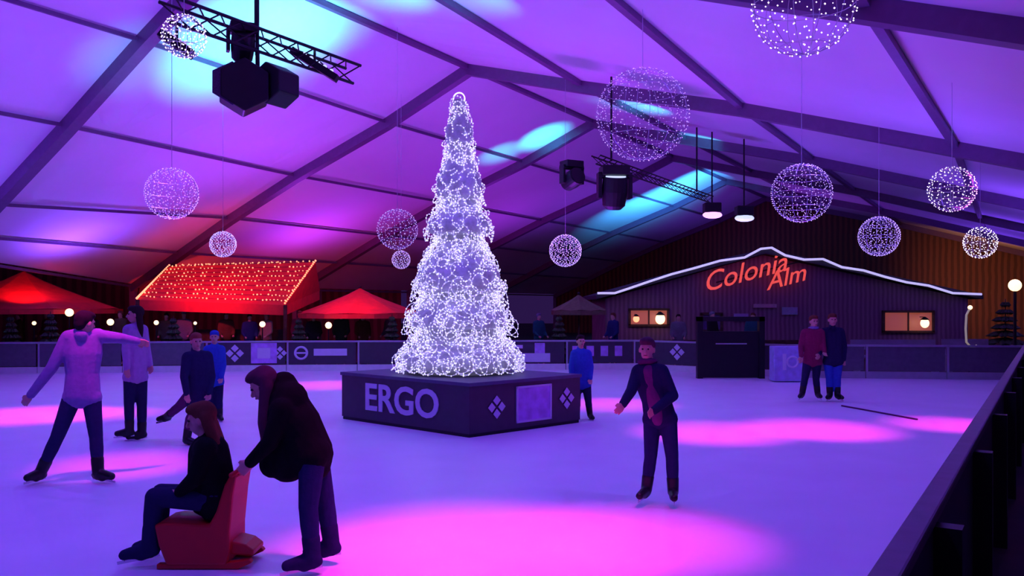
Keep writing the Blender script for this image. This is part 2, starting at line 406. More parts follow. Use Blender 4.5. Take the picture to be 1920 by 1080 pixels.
tree = thing('light_tree', 'tall white glowing tree of wire rings standing on the ERGO plinth', 'light tree', pc+Vector((0,0,pz+0.002)))
TIERS = [(0.0, 0.78, 1.14, 0.74), (0.70, 1.36, 0.96, 0.66), (1.28, 2.30, 0.84, 0.44), (2.24, 2.88, 0.63, 0.35), (2.82, 3.78, 0.46, 0.24), (3.72, 4.48, 0.28, 0.13)]
M_core = mat('frosted_core', (0.38, 0.36, 0.50), 0.7, emit=(0.42, 0.38, 0.70), estr=0.12, noise=0.35, nscale=9)
for (z0, z1, r0, r1) in TIERS:
    m = MB(); hgt = z1-z0
    prof = [(r0*0.55, z0), (r0*0.80, z0+0.10*hgt), (r0*0.80, z0+0.35*hgt), (r1*0.86, z0+0.75*hgt), (r1*0.72, z1)]
    m.lathe(prof, n=28); tr = m.build('tier', M_core, tree, smooth=True)
    hoops = MB(); leds = MB(); ledd = MB()
    area = PI*(r0+r1)*hgt; nh = int(area*44)+12
    for k in range(nh):
        q = (k+random.random())/nh*0.94; z = z0+hgt*q; r = (r0+(r1-r0)*q)*(0.99-0.10*abs(q-0.35)); a = k*2.39996+random.uniform(-0.25, 0.25)
        R = random.uniform(0.085, 0.155)*(0.6+0.4*r0)
        z = max(z, z0+R+0.03) if z0 < 0.1 else z
        c = Vector((math.cos(a)*(r-0.05), math.sin(a)*(r-0.05), z)); nr = Vector((math.cos(a), math.sin(a), 0.2))
        nr += Vector([random.uniform(-0.7, 0.7) for _ in range(3)])
        hoops.ring(c, nr, R, 0.006, 14, 4)
        nrm = nr.normalized(); u = nrm.orthogonal().normalized(); v = nrm.cross(u)
        for j in range(11):
            b = j*2*PI/11+k
            (leds if random.random() < 0.5 else ledd).dot(c+u*math.cos(b)*R+v*math.sin(b)*R, 0.0135)
    hoops.build('wire_rings', mat('glowing_wire', (0.7,0.68,0.8), 0.4, emit=(0.46,0.45,0.66), estr=0.45), tr, kind='stuff')
    leds.build('led_lights', M_led, tr, kind='stuff'); ledd.build('led_lights', mat('led_cool', (1,1,1), 0.5, emit=(0.58,0.54,0.92), estr=1.1), tr, kind='stuff')
MB().tube([(0,0,0),(0,0,4.45)], 0.05, 8).build('mast', M_wire, tree)
MB().ring((0,0,4.5), (0.3,1,0.1), 0.10, 0.012, 18, 6).build('top_ring', M_led, tree)

# ------------------------------------------------------------------ hanging light balls
def roof_h(x, y):
    s = SA*x+CA*y; t = -CA*x+SA*y
    fr = [f for f in FR]; k = 0
    while k < len(fr)-2 and fr[k+1][0] < s: k += 1
    q = (s-fr[k][0])/(fr[k+1][0]-fr[k][0]); tt = [a+(b-a)*q for a, b in zip(fr[k][1], fr[k+1][1])]; hh = [a+(b-a)*q for a, b in zip(fr[k][2], fr[k+1][2])]
    for i in range(10):
        if tt[i] >= t >= tt[i+1]:
            p = (tt[i]-t)/(tt[i]-tt[i+1]); return H+hh[i]+(hh[i+1]-hh[i])*p
    return H+1
BALLS = [(1507, 8, 95, 8.0, 'b', 'largest pinkish ball of lights, cut by the top edge of the photo'),
         (1205, 215, 86, 14.0, 's', 'big lattice ball of lights right of the tree top'),
         (1503, 362, 55, 13.0, 's', 'mid-sized ball of lights hanging above the hut roof peak'),
         (1785, 355, 42, 13.0, 'b', 'bright ball of lights hanging at upper right below the beam joint'),
         (1648, 443, 37, 18.0, 's', 'small ball of lights in front of the brown boards'),
         (1838, 455, 29, 18.0, 'b', 'smallest bright ball of lights at the far right'),
         (1060, 470, 30, 22.0, 's', 'small ball of lights just right of the tree'),
         (745, 430, 38, 20.0, 'd', 'faint ball of lights just left of the tree'),
         (752, 487, 17, 24.0, 'd', 'tiny ball of lights below the faint one beside the tree'),
         (322, 363, 48, 14.0, 's', 'mid-sized ball of lights alone on the left under the tent roof'),
         (418, 458, 24, 20.0, 's', 'small ball of lights above the red bar roof'),
         (345, 68, 40, 9.3, 'b', 'pinkish ball of lights behind the lighting rig at upper left')]
for (px, py, rp, d, kind, lab) in BALLS:
    c = at(px, py, d); R = rp*d/F
    o = thing('light_ball', lab, 'light ball', c, 0, 'balls of lights hanging from the tent roof')
    wire = MB(); led = MB(); ws = 0.003
    for k in range(6):
        a = PI*k/6; wire.ring((0,0,0), (math.cos(a), math.sin(a), 0), R*0.985, ws, 28, 4)
    for k in range(1, 6):
        th = PI*k/6; wire.ring((0,0,math.cos(th)*R*0.985), (0,0,1), R*0.985*math.sin(th), ws, 28, 4)
    N = int((150 + R*260)*(1.9 if kind == 's' else 1.0))
    ga = PI*(3-math.sqrt(5)); ds = max(0.0075, 0.9*d/F) * (1.15 if kind == 'b' else 1.0)
    for k in range(N):
        zz = 1-2*(k+0.5)/N; rr = math.sqrt(1-zz*zz); th = k*ga+random.uniform(-0.1, 0.1)
        led.dot((math.cos(th)*rr*R, math.sin(th)*rr*R, zz*R), ds*random.uniform(0.7, 1.2))
    wire.build('wire_cage', M_wire, o)
    led.build('led_lights', {'b': M_ledb, 's': mat('led_ball', (1,1,1), 0.5, emit=(0.60,0.42,1.0), estr=1.3), 'd': M_led_soft}[kind], o, kind='stuff')
    rh = roof_h(c.x, c.y)-c.z
    MB().tube([(0,0,R*0.98),(0,0,max(rh, R*1.05))], 0.005, 5).build('cable', M_wire, o)

# ------------------------------------------------------------------ lighting rigs
def truss(o, a, b, wd, r=0.025):
    a, b = Vector(a), Vector(b); d = (b-a).normalized(); side = d.cross(Vector((0,0,1))).normalized()
    cs = [side*wd/2, -side*wd/2, Vector((0,0,-wd*0.85))]
    for c in cs: MB().tube([a+c, b+c], r, 8).build('chord', M_black, o)
    L = (b-a).length; n = int(L/0.32); m = MB()
    for i in range(n):
        p, q = a+d*L*i/n, a+d*L*(i+1)/n
        for j in range(3): m.tube([p+cs[j], q+cs[(j+1) % 3]], r*0.45, 5)
    m.build('lattice', M_black, o)
def moving_head(loc, label, s=1.0, yaw=0.0, tilt=0.4, lens=M_black, group=None):
    o = thing('stage_light', label, 'stage light', loc, yaw, group)
    MB().box((0,0,-0.06*s), (0.34*s,0.26*s,0.12*s)).build('base', M_black, o, bevel=0.015)
    y = MB(); y.box((-0.19*s,0,-0.24*s),(0.045*s,0.14*s,0.32*s)); y.box((0.19*s,0,-0.24*s),(0.045*s,0.14*s,0.32*s)); y.box((0,0,-0.125*s),(0.42*s,0.16*s,0.04*s)); y.build('yoke', M_black, o, bevel=0.01)
    R = Matrix.Rotation(tilt, 3, 'X'); m = MB(); pr = [(0.09*s,-0.20*s),(0.14*s,-0.15*s),(0.16*s,0.02*s),(0.15*s,0.20*s)]
    m.lathe(pr, n=20); m.v = [tuple(R @ Vector(v)+Vector((0,0,-0.33*s))) for v in m.v]; hd = m.build('head', M_black, o, smooth=False)
    m = MB(); m.lathe([(0.13*s,0.195*s),(0.13*s,0.215*s)], n=20); m.v = [tuple(R @ Vector(v)+Vector((0,0,-0.33*s))) for v in m.v]; m.build('lens', lens, hd)
    return o
AX = Vector((SA, CA, 0))
p0 = at(330, -20, 10.3); p1 = at(628, 128, 13.2); p1.z = p0.z = 5.6
p0 = Vector((-4.2, 10.4, 5.62)); p1 = p0+AX*3.4
rig = thing('lighting_truss', 'dark lattice lighting truss hanging at upper left under the roof', 'truss', p0)
truss(rig, (0,0,0), p1-p0, 0.30)
for k in (0.42,):
    q = p0+(p1-p0)*k
    MB().tube([q-p0, Vector((q.x, q.y, roof_h(q.x, q.y)))-p0], 0.035, 8).build('drop_rod', M_black, rig)
# speaker cluster: hexagonal dark boxes
spk = at(474, 162, 11.6)
o = thing('loudspeaker', 'big dark six-sided loudspeaker cluster under the upper left truss', 'loudspeaker', spk)
def hexbox(c, r, depth, rz):
    m = MB(); pl_ = [(r*math.cos(PI/6+k*PI/3)*1.0, r*math.sin(PI/6+k*PI/3)) for k in range(6)]; m.prism(pl_, -depth/2, depth/2)
    Rz = Matrix.Rotation(rz, 3, 'Z'); m.v = [tuple(Rz @ Vector(v)+Vector(c)) for v in m.v]; return m
hexbox((-0.12,0,-0.02), 0.36, 0.45, 0.35).build('cabinet', M_black, o, bevel=0.02)
hexbox((0.27,0.15,0.05), 0.29, 0.4, -0.5).build('cabinet', M_black, o, bevel=0.02)
hexbox((-0.2,-0.24,-0.02), 0.29, 0.03, 0.35).build('grille', mat('grille', (0.05,0.02,0.09), 0.6, noise=0.5, nscale=60), o)
MB().tube([(0.05,0.05,0.25),(0.05,0.05,5.1-spk.z+0.25)], 0.03, 8).build('bracket', M_black, o)
# slim light bars on the truss
def light_bar(a, b, lens, label):
    a, b = Vector(a), Vector(b); o = thing('light_bar', label, 'stage light', a)
    MB().beam((0,0,0), b-a, 0.16, 0.10).build('housing', M_black, o)
    d = b-a; u = Vector((0,0,0.06)); m = MB()
    for k in range(6): m.sphere(d*(0.12+0.15*k)+u, 0.035, 8, 6)
    m.build('lenses', lens, o)
    MB().tube([d*0.5, d*0.5+Vector((0,0,0.25))], 0.02, 6).build('hanger', M_black, o)
light_bar(at(300,62,10.6), at(362,104,10.7), M_led_soft, 'short black light bar at the near end of the upper left truss')
light_bar(at(548,95,12.6), at(632,148,12.6), M_lens_w, 'black light bar with white lenses at the far end of the upper left truss')
moving_head(at(455, 45, 11.7), 'black stage light on the upper left truss above the loudspeaker cluster', 1.0, 0.4, 0.6)
# second rig right of the tree
p0 = T(22.0, 9.0, 3.35); p1 = T(33.0, 8.4, 3.35)
p0 = at(1118, 292, 19.5); p1 = p0+AX*8.5
rig = thing('lighting_truss', 'lighting truss right of the tree carrying small stage lights', 'truss', p0)
truss(rig, (0,0,0), p1-p0, 0.22, 0.02)
for k in (0.1, 0.85):
    q = p0+(p1-p0)*k
    MB().tube([q-p0, Vector((q.x, q.y, roof_h(q.x, q.y)))-p0], 0.025, 8).build('drop_rod', M_black, rig)
moving_head(at(1072, 302, 20.0), 'small dark stage light nearest the tree on the right side', 1.35, 0.5, 1.3)
moving_head(at(1152, 312, 20.0), 'large dark stage light with white top right of the tree', 1.9, 0.1, 0.25, M_lens_w)
for (px, py, ln, lab) in [(1335, 396, M_lens_p, 'small stage light glowing pink above the hut roof'), (1395, 402, M_lens_w, 'small stage light glowing white above the hut roof')]:
    o = thing('stage_light', lab, 'stage light', at(px, py, 26))
    MB().box((0,0,0.10), (0.5,0.4,0.3)).build('housing', M_black, o, bevel=0.03)
    MB().sphere((0,-0.05,-0.12), (0.30,0.2,0.11), 14, 8).build('lens', ln, o)
    MB().tube([(0,0,0.2),(0,0,roof_h(at(px,py,26).x,26)-at(px,py,26).z)], 0.025, 6).build('hanger', M_black, o)

# ------------------------------------------------------------------ hut with rope light and red script sign
HY = 30.0
def hx(px): return (px-960)/F*HY
def hz(py): return H+(HZ-py)/F*HY
hut = thing('alpine_hut', 'wide dark gabled bar hut outlined by a white rope light', 'hut', (hx(1430), HY, 0))
cx = hx(1430)
xl, xr, xp = hx(1135)-cx, hx(1815)-cx, 0.0; ze, zp = hz(560), hz(478)
MB().prism([(xl,0),(xr,0),(xr,ze),(xp,zp),(xl,ze)], 0, 5.0).build('wall', M_hut, hut)
m = MB()
m.prism([(xl-0.35,ze-0.02),(xp,zp+0.03),(xr+0.35,ze-0.02),(xr+0.35,ze+0.12),(xp,zp+0.19),(xl-0.35,ze+0.12)], -0.35, 5.3)
m.build('roof', M_hutroof, hut)
rp = [(1118,550),(1150,550),(1180,540),(1215,528),(1255,515),(1300,503),(1345,490),(1390,484),(1420,468),(1440,466),(1465,480),(1500,488),(1535,487),(1570,502),(1610,508),(1650,520),(1690,530),(1730,536),(1775,550),(1828,552)]
m = MB(); pts = [Vector((hx(a)-cx, -0.42, hz(b))) for a, b in rp]
m.tube(pts, 0.044, 6); m.build('rope_light', M_rope, hut)
Rf = Matrix.Rotation(PI/2, 4, 'X')
t1_ = text_mesh('neon_lettering', 'Colonia', 0.95, M_neon, hut, Matrix.Translation((hx(1390)-cx, -0.30, hz(513))) @ Matrix.Rotation(-0.26, 4, 'Y') @ Rf, 0.02, 0.45, -0.0)
t2_ = text_mesh('neon_lettering', 'Alm', 0.85, M_neon, hut, Matrix.Translation((hx(1466)-cx, -0.31, hz(522))) @ Matrix.Rotation(-0.26, 4, 'Y') @ Rf, 0.02, 0.45, -0.0)
MB().beam((hx(1340)-cx,-0.2,hz(530)), (hx(1500)-cx,-0.2,hz(490)), 0.04, 0.05).build('sign_bar', M_black, hut)
def hut_window(px0, px1, py0, py1, glow, lab):
    f_ = MB(); x0, x1, z1, z0 = hx(px0)-cx, hx(px1)-cx, hz(py0), hz(py1)
    w_ = 0.08
    f_.box(((x0+x1)/2,-0.06,z0),(x1-x0+w_,0.1,w_)); f_.box(((x0+x1)/2,-0.06,z1),(x1-x0+w_,0.1,w_)); f_.box((x0,-0.06,(z0+z1)/2),(w_,0.1,z1-z0)); f_.box((x1,-0.06,(z0+z1)/2),(w_,0.1,z1-z0)); f_.box(((x0+x1)/2,-0.05,(z0+z1)/2),(0.05,0.06,z1-z0))
    fr_ = f_.build('window', M_bark, hut)
    MB().box(((x0+x1)/2,-0.03,(z0+z1)/2),(x1-x0,0.03,z1-z0)).build('pane', glow, fr_, label=lab)
    return fr_
hut_window(1180, 1252, 580, 610, M_win, 'orange lit pane')
hut_window(1655, 1748, 584, 622, M_win, 'orange lit pane')
hut_window(1315, 1352, 588, 620, mat('dull_pane', (0.12,0.08,0.25), 0.3, noise=0.1), 'dull violet pane')
MB().box((hx(1390)-cx, -0.15, hz(640)), (5.4, 0.3, 0.1)).build('counter', M_bark, hut)
MB().box((hx(1390)-cx, -0.1, hz(665)), (5.2, 0.2, 0.9)).build('counter_front', M_black, hut)
# notices and lamps on the hut
for (a, b, c_, d_, col, lab) in [(1375,1402,588,602,(0.35,0.25,0.5),'pale notice on the hut wall left of the menu board'), (1412,1455,570,577,(0.45,0.30,0.35),'narrow pale beam sign on the hut under the red script'), (1465,1494,576,590,(0.30,0.35,0.45),'grey blue notice on the hut right of the beam sign')]:
    o = MB().box((0,0,0), (hx(b)-hx(a), 0.05, hz(c_)-hz(d_))).build('notice_board', mat('notice_%d' % a, col, 0.6, noise=0.1), None, (hx((a+b)/2), HY-0.06, hz((c_+d_)/2)))
    tag(o, lab, 'sign')
def wall_lamp(px, py, d, r, lab, mt):
    o = thing('lantern', lab, 'lamp', at(px, py, d))
    MB().sphere((0,0,0), (r, r*0.8, r*1.1), 12, 8).build('globe', mt, o, smooth=True)
    MB().lathe([(r*0.8,r*0.75),(r*0.9,r*0.9),(0.02,r*1.5)], n=12).build('cap', M_black, o)
    MB().beam((0,0.0,r*1.4), (0,0.35,r*1.4), 0.03, 0.03).build('bracket', M_black, o)
wall_lamp(1238, 598, 29.5, 0.17, 'white lantern in the left lit hut window', M_warm)
wall_lamp(1193, 598, 29.5, 0.11, 'small dim lantern at the left side of the lit hut window', M_orange)
wall_lamp(1734, 606, 29.5, 0.15, 'white lantern at the right lit hut window', M_warm)
o = thing('lamp_post', 'tall post lamp glowing warm at the right edge above the fir', 'lamp', (at(1903,572,24).x, 24, 0))
MB().tube([(0,0,0),(0,0,at(0,545,24).z)], 0.04, 8).build('pole', M_black, o)
MB().sphere((0,0,at(0,535,24).z), 0.17, 14, 10).build('globe', M_warm, o, smooth=True)
# curved glowing hook lamp
o = thing('hook_lamp', 'curved pale light tube shaped like a hook beside the right fir', 'lamp', (at(1812,572,23).x, 23, 0))
zt, zb = at(0,580,23).z, at(0,652,23).z
pts = [(0.08,0,zt),(0,0,zt-0.15),(-0.02,0,(zt+zb)/2),(0.0,0,zb+0.15),(0.14,0,zb),(0.28,0,zb+0.06)]
MB().tube(pts, 0.03, 8).build('tube', mat('dim_tube', (0.6,0.55,0.4), 0.5, emit=(0.45,0.38,0.30), estr=0.45), o)
MB().sphere((0.10,0,zt+0.05), 0.06, 10, 8).build('bulb', M_warm, o)
MB().tube([(0.1,0.05,0),(0.1,0.05,zb+0.1)], 0.03, 8).build('pole', M_black, o)

# ------------------------------------------------------------------ parasols and red bar behind the left fence
def parasol(px, d, z_top, z_rim, R, m_, lab, sides=8):
    o = thing('parasol', lab, 'parasol', (at(px,0,d).x, d, 0))
    MB().tube([(0,0,0),(0,0,z_top-0.02)], 0.035, 10).build('pole', M_bark, o)
    MB().lathe([(0.30,0),(0.30,0.06),(0.06,0.10)], n=16).build('base', M_black, o)
    m = MB(); vs = [(0,0,z_top)]; fs = []; nr = 5
    for j in range(1, nr+1):
        q = j/nr
        for k in range(sides*2):
            a = PI*k/sides; rr = R*q*(1.0 if k % 2 == 0 else 0.965)
            vs.append((rr*math.cos(a), rr*math.sin(a), z_top-(z_top-z_rim)*(q**0.85) - (0.03*q if k % 2 else 0)))
    n_ = sides*2
    for k in range(n_): fs.append((0, 1+k, 1+(k+1) % n_))
    for j in range(nr-1):
        for k in range(n_): fs.append((1+j*n_+k, 1+(j+1)*n_+k, 1+(j+1)*n_+(k+1) % n_, 1+j*n_+(k+1) % n_))
    m.add(vs, fs); c = m.build('canopy', m_, o)
    sm = c.modifiers.new('t', 'SOLIDIFY'); sm.thickness = 0.01
    m = MB()
    for k in range(n_):
        a, b = PI*k/sides, PI*(k+1)/sides
        m.add([(R*math.cos(a),R*math.sin(a),z_rim-0.03),(R*math.cos(b),R*math.sin(b),z_rim-0.03),(R*math.cos(b),R*math.sin(b),z_rim-0.17),(R*math.cos(a),R*math.sin(a),z_rim-0.17)], [(0,1,2,3)])
    v_ = m.build('valance', m_, o); sm = v_.modifiers.new('t', 'SOLIDIFY'); sm.thickness = 0.01
    m = MB()
    for k in range(sides):
        a = 2*PI*k/sides; m.tube([(0,0,z_rim-0.1+0.25),(R*0.55*math.cos(a),R*0.55*math.sin(a),z_top-(z_top-z_rim)*0.62)], 0.012, 5)
    m.build('stays', M_bark, o)
    MB().sphere((0,0,z_top+0.03), 0.05, 8, 6).build('finial', M_black, o)
    return o
parasol(45, 27.5, 3.0, 1.80, 2.9, M_redfab, 'wide red parasol at the left edge behind the rink fence')
parasol(675, 27.5, 2.45, 1.66, 1.95, M_redfab, 'red parasol just left of the tree behind the rink fence')
parasol(1085, 28.0, 2.25, 1.75, 0.9, mat('olive_canvas', (0.16,0.12,0.07), 0.8, noise=0.15), 'small olive brown parasol right of the tree')

bar = thing('bar_pavilion', 'red canopied bar hung with orange fairy lights behind the left fence', 'pavilion', (at(425,0,27.5).x, 27.5, 0))
bx = at(425,0,27.5).x
def bp(px, py, d): v = at(px, py, d); return Vector((v.x-bx, d-27.5, v.z))
A = [bp(258,562,26.6), bp(535,572,26.6), bp(600,545,30.5), bp(262,540,30.5)]           # canopy rim
B_ = [bp(318,500,28.4), bp(592,492,28.8)]                                               # ridge
m = MB(); m.add([*A, *B_], [(0,1,5,4),(1,2,5),(2,3,4,5),(3,0,4)]); c_ = m.build('canopy', M_redfab, bar)
sm = c_.modifiers.new('t', 'SOLIDIFY'); sm.thickness = 0.03
m = MB()
for i in range(4):
    a, b = A[i], A[(i+1) % 4]; m.add([a,b,b-Vector((0,0,0.32)),a-Vector((0,0,0.32))], [(0,1,2,3)])
v_ = m.build('valance', M_redfab, bar); sm = v_.modifiers.new('t', 'SOLIDIFY'); sm.thickness = 0.02
for p in A: MB().tube([(p.x,p.y,0),(p.x,p.y,p.z)], 0.06, 8).build('pole', M_bark, bar)
m = MB().box(((A[0].x+A[1].x)/2, 0.4, 0.55), (3.6, 0.6, 1.1)).build('counter', M_bark, bar)
nl = MB(); wl = MB()
def onroof(u, v):
    lo = A[0].lerp(A[1], u); hi = B_[0].lerp(B_[1], u); return lo.lerp(hi, v)
for r_ in range(9):
    v = 0.06+r_*0.115; pr = None
    for k in range(40):
        u = (k+0.5*(r_ % 2))/39.5
        if random.random() < 0.22: continue
        p = onroof(min(u,1), v)+Vector((0,-0.03,0.05+random.uniform(-0.02,0.02)))
        nl.dot(p, random.uniform(0.018, 0.034))
    wl.tube([onroof(0,v)+Vector((0,-0.03,0.04)), onroof(1,v)+Vector((0,-0.03,0.04))], 0.006, 4)
for k in range(24):
    q = k/23; nl.dot(A[0].lerp(B_[0], q)+Vector((0,-0.05,0.05)), 0.05*(1-q*0.4)); nl.dot(A[1].lerp(B_[1], q)+Vector((0,-0.05,0.06)), 0.035)
    nl.dot(B_[0].lerp(B_[1], q)+Vector((0,0,0.05)), 0.03)
wl.build('light_cables', M_black, bar); nl.build('fairy_lights', M_orange, bar, kind='stuff')

for i, (px, py, r, lab) in enumerate([(130,586,0.12,'brightest warm globe lamp at the left above the fence'), (64,606,0.06,'small dim globe lamp left of the brightest one'),
                     (207,604,0.10,'warm globe lamp beside the head of the striding skater'), (293,605,0.07,'globe lamp just right of the slim skater, below the red bar'),
                     (366,606,0.05,'tiny globe lamp under the middle of the red bar'), (492,608,0.09,'globe lamp under the right end of the red bar'),
                     (616,610,0.10,'globe lamp under the red parasol left of the tree')]):
    d = 25.5; c = at(px, py, d); o = thing('garden_lamp', lab, 'lamp', (c.x, d, 0), 0, 'globe lamps behind the left fence')
    MB().tube([(0,0,0),(0,0,c.z-r*0.9)], 0.018, 6).build('pole', M_black, o)
    MB().sphere((0,0,c.z), r, 12, 8).build('globe', M_warm, o, smooth=True)

def fir(px, d, h, r, lab, group='firs around the rink'):
    o = thing('fir_tree', lab, 'tree', (at(px,0,d).x, d, 0), random.random()*6, group)
    MB().tube([(0,0,0),(0,0,h*0.95)], 0.05, 8, 0.012).build('trunk', M_bark, o)
    m = MB(); n = 9
    for j in range(n):
        q = j/n; z = h*(0.12+0.86*q); rr = r*(1-q)*1.0+0.06
        nb_ = 14
        for k in range(nb_):
            a = 2*PI*k/nb_+j*0.7+random.uniform(-.15,.15); L_ = rr*random.uniform(0.8,1.1)
            p = Vector((0,0,z+0.12*h/n)); e = Vector((math.cos(a)*L_, math.sin(a)*L_, z-0.28*rr)); w_ = 0.16*rr+0.03
            s_ = Vector((-math.sin(a), math.cos(a), 0))*w_; md = p.lerp(e, 0.6)
            m.add([p, md+s_+Vector((0,0,-.03)), e, md-s_+Vector((0,0,-.03)), md+Vector((0,0,0.06)), md+Vector((0,0,-0.10))], [(0,1,4),(1,2,4),(2,3,4),(3,0,4),(1,0,5),(2,1,5),(3,2,5),(0,3,5)])
    m.build('branches', M_fir, o)
    return o
fir(20, 25.0, 1.7, 0.5, 'dark fir at the left edge behind the fence')
fir(95, 25.0, 1.8, 0.5, 'dark fir beneath the brightest globe lamp')
fir(325, 25.1, 1.65, 0.5, 'dark fir below the left half of the red bar')
fir(560, 25.8, 1.6, 0.45, 'dark fir between the red bar and the red parasol')
fir(735, 25.9, 1.7, 0.45, 'dark fir beside the left side of the light tree')
fir(1885, 26.0, 2.2, 0.9, 'broad olive green fir at the right edge beside the hut')
fir(1048, 26.0, 1.7, 0.45, 'dark fir below the olive parasol')

# ------------------------------------------------------------------ people
def frame_from(fwd, up=Vector((0,0,1))):
    f = Vector(fwd).normalized(); r = f.cross(up).normalized(); u = r.cross(f)
    return Matrix((r, f, u)).transposed()             # columns: right, forward, up
def fingers(mb, wrist, elbow, s, side, curl=0.5):
    d = (Vector(wrist)-Vector(elbow)).normalized(); x = d.cross(Vector((0,1,0.2)));
    if x.length < 0.1: x = d.cross(Vector((1,0,0)))
    x.normalize(); n_ = x.cross(d)*(1 if side > 0 else -1)
    palm = wrist+d*0.075*s
    mb.cap(wrist+d*0.01*s, wrist+d*0.02*s, 0.026*s, 0.026*s, 10)
    for k in range(-2, 3): mb.cap(wrist+d*0.03*s+x*k*0.011*s, palm+x*k*0.014*s, 0.017*s, 0.014*s, 8)
    for k, ln in enumerate((0.062, 0.076, 0.070, 0.056)):
        b = palm+x*(k-1.5)*0.021*s; l1 = ln*0.5*s; d1 = (d+n_*curl*0.7).normalized(); d2 = (d+n_*curl*1.9).normalized()
        mb.cap(b, b+d1*l1, 0.0095*s, 0.0085*s, 8); mb.cap(b+d1*l1, b+d1*l1+d2*l1, 0.0085*s, 0.007*s, 8)
    b = wrist+d*0.03*s-x*0.028*s; t_ = (d*0.7-x*0.7+n_*0.35).normalized()
    mb.cap(b, b+t_*0.035*s, 0.012*s, 0.010*s, 8); mb.cap(b+t_*0.035*s, b+t_*0.035*s+(d+n_*0.5).normalized()*0.03*s, 0.010*s, 0.008*s, 8)

def person(label, base, J, face, C, s=1.0, vox=0.012, hair='short', hood=False, coat_len=0.0, flare=1.0, skates=True, group=None, scarf=None, back=None, front=None):
    """J: world joints; face: gaze direction; C: colours {top, legs, hair, boots}"""
    base = Vector(base); o = thing('person', label, 'person', base, 0, group)
    j = {k: Vector(v)-base for k, v in J.items()}
    for a in 'LR':                                     # feet of full length
        v = j['to'+a]-j['an'+a]; h2 = Vector((v.x, v.y, 0)); L2 = 0.175*s
        if h2.length < L2: h2 = h2.normalized()*L2; j['to'+a] = j['an'+a]+Vector((h2.x, h2.y, v.z))
    hd = j['head']; M = frame_from(face); fine = vox < 0.02
    W = lambda x, y, z: hd + M @ Vector((x*s, y*s, z*s))
    b = MB()                                           # the body: one continuous surface
    b.sphere(W(0,-0.012,0.022), (0.077*s, 0.095*s, 0.098*s), 18, 12, M)
    b.sphere(W(0,0.018,-0.045), (0.058*s, 0.070*s, 0.072*s), 16, 10, M)
    if fine:
        b.cap(W(0,0.088,0.005), W(0,0.106,-0.028), 0.010*s, 0.015*s, 8)
        for sx in (-1, 1):
            b.sphere(W(sx*0.078,-0.005,-0.01), (0.012*s,0.022*s,0.032*s), 8, 6, M); b.sphere(W(sx*0.030,0.076,0.026), (0.02*s,0.012*s,0.009*s), 8, 6, M)
        b.sphere(W(0,0.082,-0.058), (0.026*s,0.012*s,0.012*s), 8, 6, M)
    shc = (j['shL']+j['shR'])/2; hpc = (j['hipL']+j['hipR'])/2
    b.cap(W(0,-0.02,-0.06), shc, 0.052*s, 0.062*s)
    def torso(mb, g=0.0):
        ch = shc.lerp(hpc, 0.28); wa = shc.lerp(hpc, 0.62)
        hw = (j['shR']-j['shL'])*0.5
        mb.cap(shc-Vector((0,0,0.02*s)), ch, 0.082*s+g, 0.11*s+g); mb.cap(ch, wa, 0.11*s+g, 0.10*s+g); mb.cap(wa, hpc, 0.10*s+g, 0.10*s+g)
        for sx in (-1, 1):
            mb.cap(shc+hw*sx*0.35, shc+hw*sx*0.9, 0.075*s+g, 0.062*s+g)
            mb.cap(shc+hw*sx*0.5-Vector((0,0,0.03*s)), ch+hw*sx*0.42, 0.085*s+g, 0.105*s+g)
            mb.cap(ch+hw*sx*0.42, wa+hw*sx*0.30, 0.105*s+g, 0.095*s+g)
            mb.cap(wa+hw*sx*0.30, hpc+hw*sx*0.34, 0.095*s+g, 0.108*s+g)
    def arm(mb, a, g=0.0, hand=True):
        mb.cap(j['sh'+a], j['el'+a], 0.056*s+g, 0.043*s+g); mb.cap(j['el'+a], j['ha'+a], 0.043*s+g, 0.029*s+g)
    def leg(mb, a, g=0.0):
        mb.cap(j['hip'+a], j['kn'+a], 0.088*s+g, 0.058*s+g); mb.cap(j['kn'+a], j['kn'+a].lerp(j['an'+a],0.35), 0.056*s+g, 0.056*s+g)
        mb.cap(j['kn'+a].lerp(j['an'+a],0.35), j['an'+a], 0.056*s+g, 0.038*s+g)
    torso(b)
    for a in 'LR':
        arm(b, a); leg(b, a)
        if fine: fingers(b, j['ha'+a], j['el'+a], s, 1 if a == 'L' else -1)
        else: b.sphere(j['ha'+a]+(j['ha'+a]-j['el'+a]).normalized()*0.07*s, 0.05*s, 8, 6)
        b.cap(j['an'+a], j['to'+a], 0.036*s, 0.026*s)
    remesh(b, 'body', C.get('skin', M_skin), (0.0085 if fine else vox), o, 1)
    if fine:
        for sx in (-1, 1):
            MB().sphere(W(sx*0.030,0.080,0.010), 0.0105*s, 10, 8).build('eye', mat('eye', (0.04,0.03,0.03), 0.2), o, smooth=True)
        MB().sphere(W(0,0.092,-0.058), (0.024*s,0.006*s,0.007*s), 10, 6, M).build('mouth', mat('lips', (0.35,0.10,0.10), 0.5), o, smooth=True)
    top = MB(); torso(top, 0.018*s+0.004)                     # jacket
    for a in 'LR': arm(top, a, 0.016*s)
    top.cap(W(0,-0.03,-0.13) if not hood else W(0,-0.05,-0.10), shc, 0.066*s, 0.085*s)
    top.cap(hpc-(j['hipR']-j['hipL'])*0.45+Vector((0,0,-0.02)), hpc+(j['hipR']-j['hipL'])*0.45+Vector((0,0,-0.02)), 0.118*s, 0.118*s)
    if coat_len:
        dn = (hpc-shc).normalized().lerp(Vector((0,0,-1)), 0.6).normalized(); hw = (j['shR']-j['shL'])*0.5
        for sx in (-1, 0, 1):
            top.cap(hpc+hw*sx*0.34, hpc+dn*coat_len+hw*sx*0.45*flare, 0.12*s, 0.11*s*flare)
